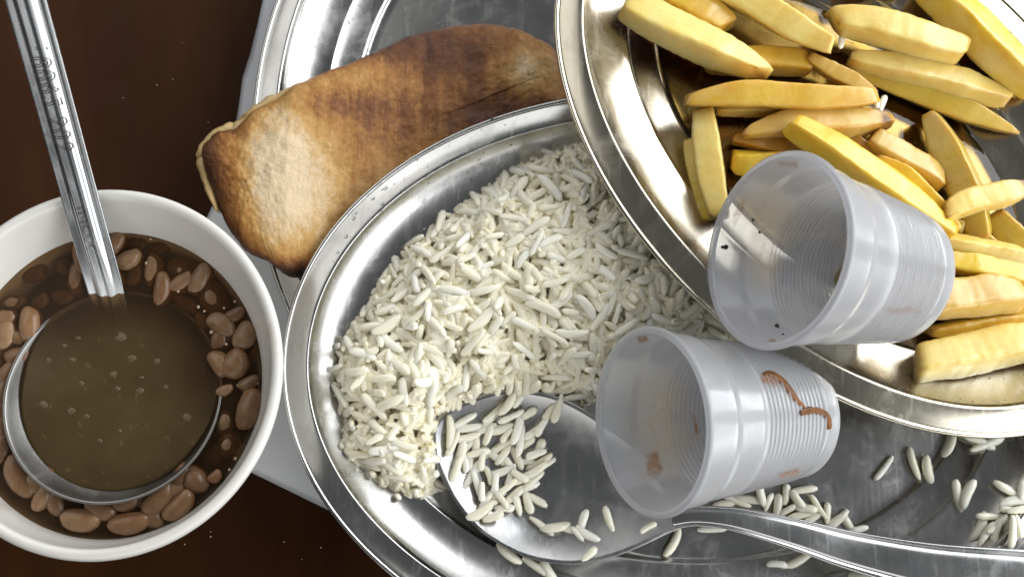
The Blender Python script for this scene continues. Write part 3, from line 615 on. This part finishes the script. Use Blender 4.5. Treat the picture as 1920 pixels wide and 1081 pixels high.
# on the spoon: px, py, angle, lift
SPG = [(850, 830, 60), (868, 790, 30), (880, 800, 10), (915, 815, 70), (925, 855, -40), (945, 845, 65), (975, 825, 85), (1000, 805, 40), (1010, 840, 60), (975, 890, -30), (955, 900, 70), (930, 925, 10), (905, 920, 85), (885, 890, 60), (870, 865, -80), (895, 850, 15), (960, 930, 40), (915, 945, 15), (940, 935, -50), (985, 865, 10), (915, 790, 40), (958, 780, 20), (1020, 870, 35), (1000, 935, -20)] + [(843, 812, 85), (860, 850, 70), (852, 880, 60), (873, 818, 5), (900, 800, 8), (925, 772, 50), (950, 755, 60), (972, 748, 62), (885, 872, 88), (905, 862, 80), (915, 890, -60), (935, 838, 40), (950, 815, 55), (965, 852, -70), (940, 880, 20), (968, 800, 75), (985, 830, 45), (990, 775, 30), (1015, 800, 60), (1030, 772, 55), (1045, 765, 70), (1005, 850, 20), (895, 905, -75), (915, 930, 60), (945, 915, 40), (965, 900, 25), (985, 915, 30), (1000, 880, 35), (1010, 865, 25), (900, 955, 30), (925, 965, 25), (945, 950, 5), (970, 945, -70), (990, 940, -70), (1015, 985, -30), (1040, 985, 10), (930, 905, 80), (875, 840, 50), (955, 870, -55), (1000, 900, 50), (890, 830, 88), (935, 800, 15)]
for i, (x, y, a) in enumerate(SPG):
    p, nn = hit(T_SPOON, x, y)
    if p is None: p = up(x, y, SPZ)
    zn = 'at the tip of the serving spoon' if x < 890 else 'on the spoon, low in the cluster of grains' if y > 895 else 'on the spoon, high in the cluster near the heap' if y < 810 else 'in the middle of the cluster on the spoon'
    lift = .9 + 1.4 * (i % 3 == 0) + (1.2 if 890 < x < 980 and y > 860 else 0)
    put_grain((p.x, p.y, p.z + lift), math.radians(a + random.uniform(-8, 8)), random.gauss(0, .10), 'pale rice grain ' + zn, 'rice grains ' + zn, random.uniform(1.0, 1.2))
for x, y, a, lab in [(1142, 972, -72, 'lone rice grain on the spoon beside the lower cup rim'), (1104, 1037, 40, 'lone rice grain nearest the lower edge of the spoon'), (1082, 1000, -50, 'longest grain of the small clump low on the spoon'), (1094, 978, 75, 'grain pointing up in the small clump low on the spoon'), (1102, 998, -30, 'rightmost grain of the small clump low on the spoon'), (1064, 990, -10, 'leftmost grain of the small clump low on the spoon'), (1215, 988, 30, 'rice grain on the spoon neck under the lower cup rim')]:
    p, nn = hit(T_SPOON, x, y)
    if p is None: p = up(x, y, SPZ)
    put_grain((p.x, p.y, p.z + 1.0), math.radians(a), random.gauss(0, .05), lab, 'rice grains scattered on the serving spoon', 1.0)
# scattered on the platter: px, py, angle, lift, cluster
CLH = ('grain in the rice clump above the spoon handle, below the lower cup', 'rice clump above the spoon handle')
CLR = ('rice grain in the clump at the right end of the spoon handle', 'rice clump at the right edge')
CLT = ('rice grain in the upper clump at the right edge of the platter', 'upper rice clump at the right edge')
CLB = ('rice grain in the clump below the spoon handle at the bottom edge', 'rice clump at the bottom edge')
CLU = ('rice grain tucked under the near rim of the fries platter', 'rice under the rim of the fries platter')
CLS = ('rice grain sticking out from under the spoon bowl', 'rice under the spoon')
SCAT = [(1655, 876, 52, 0, ('lone slanted rice grain on the bare platter, left of two upright ones', None)), (1712, 868, -72, 0, ('left of the two upright rice grains on the bare dark platter', None)), (1740, 881, -82, 0, ('right of the two upright rice grains on the bare dark platter', None)), (1794, 928, -80, 0, ('left arm of the V-shaped pair of rice grains', None)), (1811, 925, 65, 1, ('right arm of the V-shaped pair of rice grains', None)),
        (1455, 1058, -5, 0, ('lone rice grain below the spoon handle, flat and horizontal', None)), (1497, 1045, 32, 0, ('slanted rice grain below the spoon handle, touching a flat one', None)), (1334, 990, 0, 0, ('rice grain peeping from below the spoon neck', None)),
        (1565, 974, 40, 0, ('leftmost of three rice scraps along the spoon handle', None)), (1588, 982, -55, 0, ('middle of three rice scraps along the spoon handle', None)), (1608, 992, 20, 0, ('rightmost of three rice scraps along the spoon handle', None)),
        (1775, 828, 70, 0, CLU), (1830, 828, -20, 1, CLU), (1848, 832, 20, 0, CLU), (1815, 822, -40, 0, CLU),
        (1830, 985, 60, 0, CLR), (1850, 965, 0, 1.4, CLR), (1862, 980, 40, 1.2, CLR), (1845, 1000, 55, .6, CLR), (1866, 1000, 80, 0, CLR), (1888, 995, 85, 1.6, CLR), (1905, 985, -80, .5, CLR),
        (1885, 915, -25, .8, CLT), (1908, 920, 75, 1.4, CLT), (1900, 940, 10, .6, CLT), (1890, 958, -15, 0, CLT), (1915, 955, 5, 0, CLT), (1918, 900, 60, 0, CLT),
        (1500, 918, 5, 1.6, CLH), (1490, 935, -60, 2.2, CLH), (1470, 925, 85, 1, CLH), (1475, 955, 25, 1, CLH), (1505, 950, -10, 2.2, CLH), (1530, 948, -55, 1.8, CLH), (1548, 960, 85, .4, CLH), (1515, 972, 30, .8, CLH), (1440, 940, 60, .2, CLH), (1400, 935, -5, .0, CLH), (1380, 938, -25, .4, CLH), (1425, 920, -80, .4, CLH), (1455, 945, 75, .6, CLH), (1360, 940, 15, 0, CLH), (1495, 965, 15, 1.4, CLH),
        (1615, 1074, 10, 0, CLB), (1635, 1068, 35, 1, CLB), (1658, 1070, -45, .6, CLB), (1640, 1082, 0, 0, CLB), (1670, 1080, -30, 0, CLB),
        (955, 1035, -35, 0, CLS), (1005, 1060, -30, 0, CLS), (1030, 1066, -60, 0, CLS), (1258, 1012, 60, .5, CLS)]
for x, y, a, lift, (lab, grp) in SCAT:
    p, nn = hit(T_RICEP, x, y)
    p = p if p is not None else up(x, y, 17)
    put_grain((p.x, p.y, p.z + .95 + lift), math.radians(a + random.uniform(-4, 4)), random.gauss(0, .06), lab, grp or 'stray rice grains on the platter', random.uniform(1.02, 1.22))

# ------------------------------------------------------------------ french fries
def fry_mesh(L, Wd, H, bend, t0, t1, seed, cut0, cut1):
    n, m = 40, 28; V, B = [], []; rs = random.Random(seed * 7 + 1); tw0 = rs.uniform(-.4, .4); zb = rs.uniform(-.4, .6); w2 = rs.uniform(-.05, .05); sb = rs.uniform(-.016, .016) * L
    for i in range(n):
        a = i / (n - 1); x = (a - .5) * L; tw = tw0 * (a - .5)
        k = min(1, (t0 + (1 - t0) * min(1, a / .30) ** .8), (t1 + (1 - t1) * min(1, (1 - a) / .30) ** .8))
        e = 1.0
        if a < .03: e = .86 if i == 0 else .97
        if a > .97: e = .86 if i == n - 1 else .97
        for j in range(m):
            b = 2 * math.pi * (j + .5) / m; c, s = math.cos(b), math.sin(b); p = 2 / 8.5
            y, z = math.copysign(abs(c) ** p, c), math.copysign(abs(s) ** p, s)
            yy, zz = y * Wd / 2 * k * e * (1 + w2 * math.sin(5 * a + seed) + .07 * nz(a * 3, y, seed)), z * H / 2 * (.35 + .65 * k) * e * (1 + .08 * nz(a * 3, z, seed + 9)); yy, zz = yy * math.cos(tw) - zz * math.sin(tw), yy * math.sin(tw) + zz * math.cos(tw)
            sh = (cut0 * (1 - a) ** 3 + cut1 * a ** 3) * y * Wd * .5
            q = Vector((x + sh + (.5 * nz(y * 2, z * 2, a, 1, seed) * Wd * .16 if i in (0, 1, n - 1, n - 2) else 0), yy + bend * (1 - (2 * a - 1) ** 2) + sb * math.sin(2 * math.pi * a), zz + zb * (1 - (2 * a - 1) ** 2)))
            d = .24 * nz(q.x, q.y, q.z, .11, seed) + .14 * nz(q.x, q.y, q.z, .55, seed + 3) + .10 * nz(q.x, q.y, q.z, 1.4, seed + 7)
            q += Vector((0, y, z)) * d; V.append(q)
            cor = max(0, (abs(y) * abs(z)) - .72) / .28; end = max(0, 1 - min(a, 1 - a) / .10)
            B.append(min(1, .10 + .75 * cor + .55 * end * end))
    F = grid_faces(n, m, flip=True); F += [list(range(m)), [(n - 1) * m + j for j in range(m)][::-1]]
    return V, F, B
PALE, YEL, GOLD, TAN, BRN, OLV = (.86, .71, .24), (.80, .58, .050), (.74, .50, .070), (.70, .51, .15), (.40, .215, .040), (.62, .47, .075)
# x0,y0,x1,y1,width px, height of both ends above the oil, bend px, taper0, taper1, roll, colour, browning, cuts, label
FR = [
 (1172, 6, 1428, 138, 74, 6, 6, -5, .95, .42, .10, PALE, .1, .0, .5, 'big pale fry at the top left whose blunt end is bright yellow'),
 (1215, -30, 1362, 52, 72, 4, 3, 3, .9, .75, -.2, GOLD, .2, .2, .3, 'golden fry at the top edge, behind the big pale one'),
 (1322, 112, 1516, 120, 58, 0, 1, 3, .8, .9, .1, GOLD, .3, 0, -.15, 'darker fry with a square end below the big pale one'),
 (1310, -40, 1560, 84, 66, 8, 9, 4, .9, .75, .15, PALE, .05, 0, -.2, 'pale fry slanting in from the top edge, second from the left'),
 (1575, -14, 1690, -16, 34, 5, 5, 0, .8, .8, 0, YEL, .1, 0, 0, 'sliver of yellow fry at the middle of the top edge'),
 (1562, 38, 1806, 98, 72, 7, 9, 4, .72, .88, .05, PALE, .15, -.5, .1, 'thick pale fry with a brown dent near its left end'),
 (1592, 110, 1892, 188, 64, 3, 6, 5, .45, .5, .1, PALE, .25, 0, .2, 'long fry tapering at both ends, below the dented one'),
 (1516, 106, 1640, 178, 38, 5, 4, 0, .6, .5, .5, TAN, .5, 0, 0, 'thin tan fry edge right of the square-ended fry'),
 (1590, 128, 1908, 250, 52, 0, 3, 5, .5, .18, .2, OLV, .4, 0, 0, 'long dark fry with a thin pointed tip under the tapering one'),
 (1738, -30, 1945, 168, 82, 7, 8, -3, .9, .8, -.15, YEL, .05, 0, 0, 'wide yellow fry crossing the top right corner'),
 (1286, 188, 1638, 180, 60, 8, 8, 5, .45, .7, .05, GOLD, .35, .1, -.3, 'long level golden fry across the middle left'),
 (1344, 206, 1600, 192, 38, 3, 3, -2, .6, .7, 0, TAN, .3, 0, 0, 'pale fry edge showing under the long level one'),
 (1392, 252, 1672, 226, 66, 3, 4, 9, .3, .35, .1, TAN, .45, 0, 0, 'curved tan fry with a dark brown right tip'),
 (1318, 206, 1350, 408, 64, 2, 3, -4, .8, .75, -.1, PALE, .15, 0, 0, 'upright pale fry standing left of the upper cup rim'),
 (1296, 262, 1330, 415, 46, 0, 0, 0, .8, .7, 0, YEL, .2, 0, 0, 'dark yellow fry half hidden under the upright pale one'),
 (1374, 262, 1506, 284, 42, 1, 1, 3, .4, .5, .2, BRN, .7, 0, 0, 'small dark brown fry end right of the upright pale one'),
 (1372, 302, 1490, 312, 60, 0, 0, 0, .8, .8, 0, YEL, .3, 0, 0, 'golden fry just above the upper cup rim'),
 (1482, 232, 1786, 440, 68, 10, 8, 6, .7, .42, -.1, YEL, .1, .1, 0, 'long bright yellow fry leaning along the upper cup'),
 (1632, 258, 1762, 345, 58, 3, 3, 2, .8, .85, 0, TAN, .3, 0, -.2, 'short tan fry behind the long bright yellow one'),
 (1640, 298, 1796, 432, 52, 6, 5, 7, .6, .5, .5, YEL, .25, 0, 0, 'golden fry beside the short tan one, pale along its edge'),
 (1742, 212, 1838, 452, 70, 2, 2, 8, .45, .8, .3, OLV, .15, 0, 0, 'olive yellow fry pointing down at the right middle'),
 (1812, 420, 1884, 500, 54, 1, 1, 0, .9, .7, .2, OLV, .25, 0, 0, 'lower fry continuing under the brown-tipped one'),
 (1768, 400, 1930, 352, 56, 9, 10, 6, .75, .5, .1, PALE, .4, .2, 0, 'pale fry with a burnt right tip at the right edge'),
 (1862, 400, 1945, 500, 62, 2, 1, 0, .7, .8, .1, OLV, .6, 0, 0, 'dark mottled fry at the right edge below the burnt tip'),
 (1745, 395, 1818, 440, 34, 3, 3, 0, .8, .35, 0, YEL, .3, 0, 0, 'small pointed fry end beside the right side of the upper cup'),
 (1760, 446, 1945, 492, 40, 7, 6, 3, .8, .8, .4, PALE, .15, 0, 0, 'thin pale fry leaving the base of the upper cup'),
 (1762, 485, 1950, 530, 52, 5, 5, 3, .8, .8, .2, YEL, .15, 0, 0, 'yellow fry under the thin pale one, right of the cup base'),
 (1710, 566, 1914, 556, 80, 6, 6, 4, .8, .7, 0, TAN, .2, 0, 0, 'wide tan fry with a rounded end, right of the cup base'),
 (1740, 622, 1950, 596, 42, 3, 3, 0, .5, .8, .1, GOLD, .4, 0, 0, 'narrow golden fry between the wide tan one and the lowest'),
 (1716, 682, 1960, 640, 80, 4, 5, 5, .92, .9, -.25, PALE, .05, .25, 0, 'lowest fry, its blunt end cut square beside the oil bubbles'),
 (1582, 262, 1648, 300, 44, 1, 1, 0, .8, .8, 0, BRN, .3, 0, 0, 'brownish scrap of fry between the curved and the yellow one'),
 (1870, 150, 1915, 196, 44, 0, 0, 0, .8, .7, 0, GOLD, .2, 0, 0, 'small golden fry end by the right tip of the tapering one'),
 (1890, 590, 1960, 570, 60, 1, 1, 0, .8, .8, 0, GOLD, .3, 0, 0, 'fry at the right edge beyond the rounded end of the tan one'),
]
for i, (x0, y0, x1, y1, wp, h0, h1, bend, t0, t1, roll, col, br, c0, c1, lab) in enumerate(FR):
    s = .163; t0, t1 = t0 * .93, t1 * .90; Wd = wp * s * .83; Hh = min(Wd * .95, 10.5); base = FRY_PL[0] + .8
    def pt(x, y, h):
        pl = (FRY_PL[0] + OIL_Z + h + Hh * .42, FRY_PL[1], FRY_PL[2]); return up(x, y, pl)
    a, b = pt(x0, y0, h0), pt(x1, y1, h1); L = (b - a).length
    V, F, B = fry_mesh(L, Wd, Hh, bend * s, t0, t1, i, c0, c1)
    B = [min(1, v * (.72 + br * 1.6) + br * .25) for v in B]
    if 'burnt right' in lab or 'brown right' in lab: B = [min(1, v + max(0, (p.x / L + .5 - .80) / .16)) for v, p in zip(B, V)]
    if 'dent' in lab: B = [min(1, v + .45 * math.exp(-((p.x / L + .20) / .07) ** 2 - ((p.y) / 4.5) ** 2)) for v, p in zip(B, V)]
    me = mesh('french_fry', V, F, M_FRY, attrs={'brown': B})
    j = random.uniform(.93, 1.05); tag(inst('french_fry', me, frame(a, b, roll + random.choice([-1, 1]) * random.uniform(.15, .42)), tuple(k * j for k in col)), lab, 'french fry', 'french fries on the top platter')
for x, y, a, lab in [(1642, 186, 80, 'left of two stray rice grains between the fries'), (1656, 194, 60, 'right of two stray rice grains between the fries'), (1577, 80, 70, 'single rice grain wedged by the dented fry')]:
    p = up(x, y, (FRY_PL[0] + OIL_Z + 8, FRY_PL[1], FRY_PL[2])); put_grain(p, math.radians(a), .5, lab, 'rice grains among the fries', .95)

# ------------------------------------------------------------------ plastic cups
def cup(center, az, el, R_, rb, Hc, label, ribs):
    n_ = Vector((math.cos(el) * math.cos(az), math.cos(el) * math.sin(az), math.sin(el))); X = n_.cross(Vector((0, 0, 1))).normalized(); Y = n_.cross(X)
    M = Matrix((X, Y, n_)).transposed().to_4x4(); M.translation = Vector(center) - n_ * Hc
    root = thing('plastic_cup', Vector(center) - n_ * Hc, label, 'cup', 'clear plastic cups')
    N = 128; wall = R_ - 1.5
    def rad(h):
        r = rb + (wall - rb) * h / Hc
        if h < 2.2: r -= (1 - h / 2.2) ** 2 * 1.0
        k = h / Hc
        if .10 < k < .60: r += .28 * math.sin((k - .10) / .50 * ribs * 2 * math.pi) * min(1, (k - .10) / .04, (.60 - k) / .04)
        if .76 < k < .80: r += .5 * (k - .76) / .04
        if k >= .80: r += .5
        return r
    hs = np.linspace(0, Hc - .6, 190); V = []
    pr = [(.2, 1.2), (rb - 3.0, 1.2), (rb - 2.2, .2), (rb - 1.2, 0)] + [(rad(h), h) for h in hs[1:]]
    pr2 = [(rad(h) - .4, h) for h in hs[:1:-1]] + [(rb - 2.0, .9), (rb - 3.0, 1.6), (.2, 1.6)]
    for r, h in pr + pr2: V += [M @ Vector((r * math.cos(2 * math.pi * j / N), r * math.sin(2 * math.pi * j / N), h)) for j in range(N)]
    F = grid_faces(len(pr) + len(pr2), N)
    body = obj('cup_body', V, F, M_CUP, root); tree = bvh(V, F)
    V = []; n2 = 14
    for i in range(n2):
        a = 2 * math.pi * i / n2
        V += [M @ Vector(((R_ - 1.15 + 1.15 * math.cos(a)) * math.cos(2 * math.pi * j / N), (R_ - 1.15 + 1.15 * math.cos(a)) * math.sin(2 * math.pi * j / N), Hc - .5 + 1.0 * math.sin(a))) for j in range(N)]
    F = grid_faces(n2, N) + [[(n2 - 1) * N + j, (n2 - 1) * N + (j + 1) % N, (j + 1) % N, j] for j in range(N)]
    V2, F2 = V, F; obj('cup_rim', V, F, M_LIP, root); return root, tree, bvh(V2, F2)
CUP1, T_C1, T_L1 = cup((72.1, -.1, 77.0), 3.055, .487, 27.75, 20.0, 50.0, 'clear plastic cup tipped over on the fries', 17)
CUP2, T_C2, T_L2 = cup((39.1, -46.9, 60.0), 3.189, .490, 27.35, 19.8, 56.6, 'clear plastic cup with brown sauce streaks tipped over on the rice', 16)
def smear_line(pts, tree, root, name='sauce_streak', thick=.38):
    P = [hit(tree, x, y) for x, y, k in smooth_path([(x, y, k) for x, y, k in pts], 26)]; K = [k for x, y, k in smooth_path(pts, 26)]
    V = []; m = 10; ok = [(p, nn, k) for (p, nn), k in zip(P, K) if p is not None]; N_ = sum((o_[1] for o_ in ok), Vector()).normalized()
    ok = [(sum((ok[min(max(i + d, 0), len(ok) - 1)][0] for d in (-2, -1, 0, 1, 2)), Vector()) / 5, N_, k * (1 + .25 * nz(i * .5, 0, 0))) for i, (p, nn, k) in enumerate(ok)]
    for i, (p, nn, k) in enumerate(ok):
        tdir = (ok[min(i + 1, len(ok) - 1)][0] - ok[max(i - 1, 0)][0]).normalized(); s = tdir.cross(nn).normalized()
        for j in range(m): b = 2 * math.pi * j / m; V.append(p + s * math.cos(b) * k * .5 + nn * (thick * math.sin(b) * min(1, k / 1.2) + .05))
    F = grid_faces(len(ok), m); F += [list(range(m))[::-1], [(len(ok) - 1) * m + j for j in range(m)]]
    return obj(name, V, F, M_SAUCE, root)
def patch(poly, tree, root, mat, name='sauce_smear', step=3, off=.12, soft=14):
    poly = np.array(poly, float); V, F, A, idx = [], [], [], {}
    x0, y0 = poly.min(0); x1, y1 = poly.max(0)
    for i in range(int((x1 - x0) / step) + 2):
        for j in range(int((y1 - y0) / step) + 2):
            x, y = x0 + i * step, y0 + j * step
            if not inside(poly, x, y): continue
            p, nn = hit(tree, x, y)
            if p is None: continue
            idx[i, j] = len(V); V.append(p + nn * off); A.append(min(1, edge_dist(poly, x, y) / soft))
    for (i, j) in idx:
        q = [(i, j), (i, j + 1), (i + 1, j + 1), (i + 1, j)]
        if all(k in idx for k in q):
            ps = [V[idx[k]] for k in q]
            if max((a - b).length for a in ps for b in ps) < 4: F.append([idx[k] for k in q])
    if F: return obj(name, V, F, mat, root, attrs={'edge': A})
smear_line([(1428, 703, .6), (1441, 699, 1.9), (1462, 711, 2.7), (1480, 733, 2.7), (1496, 752, 1.8), (1511, 764, .8)], T_C2, CUP2)
smear_line([(1499, 776, 1.2), (1510, 770, 2.2), (1530, 769, 2.0), (1547, 775, 2.0), (1553, 790, 2.4), (1555, 806, 1.4)], T_C2, CUP2)
patch([(1422, 700), (1446, 694), (1470, 715), (1452, 730), (1425, 718)], T_C2, CUP2, M_SMEAR, soft=10)
patch([(1455, 885), (1500, 872), (1503, 890), (1462, 902)], T_C2, CUP2, M_SMEAR, soft=8)
patch([(1190, 628), (1214, 624), (1220, 640), (1196, 646)], T_C2, CUP2, M_SMEAR, soft=5)
patch([(1205, 850), (1235, 840), (1248, 880), (1232, 905), (1210, 890)], T_C2, CUP2, M_SMEAR, soft=10)
patch([(1172, 684), (1260, 680), (1312, 720), (1325, 830), (1270, 915), (1195, 915), (1155, 800)], T_C2, CUP2, M_HAZE, soft=70)
patch([(1290, 765), (1306, 775), (1314, 815), (1302, 815)], T_C2, CUP2, M_SMEAR, soft=6)
patch([(1450, 296), (1500, 296), (1500, 318), (1452, 316)], T_C1, CUP1, M_SMEAR, soft=14)
patch([(1370, 400), (1400, 355), (1400, 390), (1372, 440)], T_C1, CUP1, M_SMEAR, soft=12)
patch([(1380, 370), (1460, 330), (1500, 400), (1460, 560), (1400, 545), (1372, 460)], T_C1, CUP1, M_HAZE, soft=50)  # beige residue whose colour also paints in the fries' warm reflection
patch([(1660, 575), (1728, 570), (1730, 590), (1664, 592)], T_C1, CUP1, M_SMEAR, soft=18)
patch([(1440, 632), (1458, 632), (1456, 646), (1440, 646)], T_C1, CUP1, M_SMEAR, soft=5)
for k, (x, y, r) in enumerate([(1457, 612, .75), (1468, 627, .4), (1361, 463, .8), (1354, 463, .5), (1412, 412, .4), (1424, 435, .45)]):
    p, nn = hit(T_C1, x, y)
    if p is not None: v, f = lump(p + nn * .1, (r, r, r * .7), k, 8); obj('pepper_speck', v, f, M_PEPPER, CUP1)

# ------------------------------------------------------------------ drops, bubbles, crumbs
dd = []
for k in range(230):
    x, y = random.uniform(620, 1000), random.uniform(190, 520); p, nn = hit(T_RICEP, x, y)
    if p is None or nn is None: continue
    if heap(p.x, p.y) is not None: continue
    dd.append(dome((p.x, p.y, p.z - .05), random.choice([.25, .3, .4, .55, .75]), 10, 4, .6))
V, F = join(dd); tag(obj('water_drops', V, F, M_DROP), 'small clear drops beaded on the rim of the rice platter', 'drops', kind='stuff')
dd = []
for k in range(70):
    x, y = random.uniform(560, 900), random.uniform(0, 130); p, nn = hit(T_MEATP, x, y)
    if p is None: continue
    dd.append(dome((p.x, p.y, p.z - .05), random.choice([.25, .35, .5, .7]), 10, 4, .55))
V, F = join(dd); tag(obj('grease_drops', V, F, M_DROP), 'specks of grease beaded on the meat platter above the slab', 'drops', kind='stuff')
dd = []
for cx_, cy_, sx, sy, nn_ in [(1698, 712, 22, 24, 70), (1150, 60, 34, 40, 60), (1800, 752, 110, 10, 70), (1880, 690, 60, 20, 30), (1310, 160, 26, 12, 16), (1380, 52, 16, 8, 10)]:
    for k in range(nn_):
        x, y = random.gauss(cx_, sx * .6), random.gauss(cy_, sy * .6); p, q = hit(T_FRYP, x, y)
        if p is None or fry_inset(p.x, p.y) < 10: continue
        z = max(p.z, at(FRY_PL, p.x, p.y) + OIL_Z); dd.append(dome((p.x, p.y, z - .03), random.choice([.15, .2, .3, .45]), 8, 3, .8))
V, F = join(dd); tag(obj('oil_bubbles', V, F, M_DROP), 'fine bubbles in the oil along the edge of the fries platter', 'bubbles', kind='stuff')
cr = []
for k in range(12):
    x, y = random.choice([(random.uniform(230, 450), random.uniform(0, 300)), (random.uniform(300, 640), random.uniform(980, 1080))]); q = up(x, y, .1); r = random.uniform(.12, .32)
    v, f = lump((q.x, q.y, r * .4), (r, r * .8, r * .6), k, 6); cr.append((v, f))
t = NT('crumb'); t.set(Base_Color=(.45, .36, .24, 1), Roughness=.7)
V, F = join(cr); tag(obj('table_crumbs', V, F, t.m), 'tiny pale crumbs scattered on the bare dark table', 'crumbs', kind='stuff')
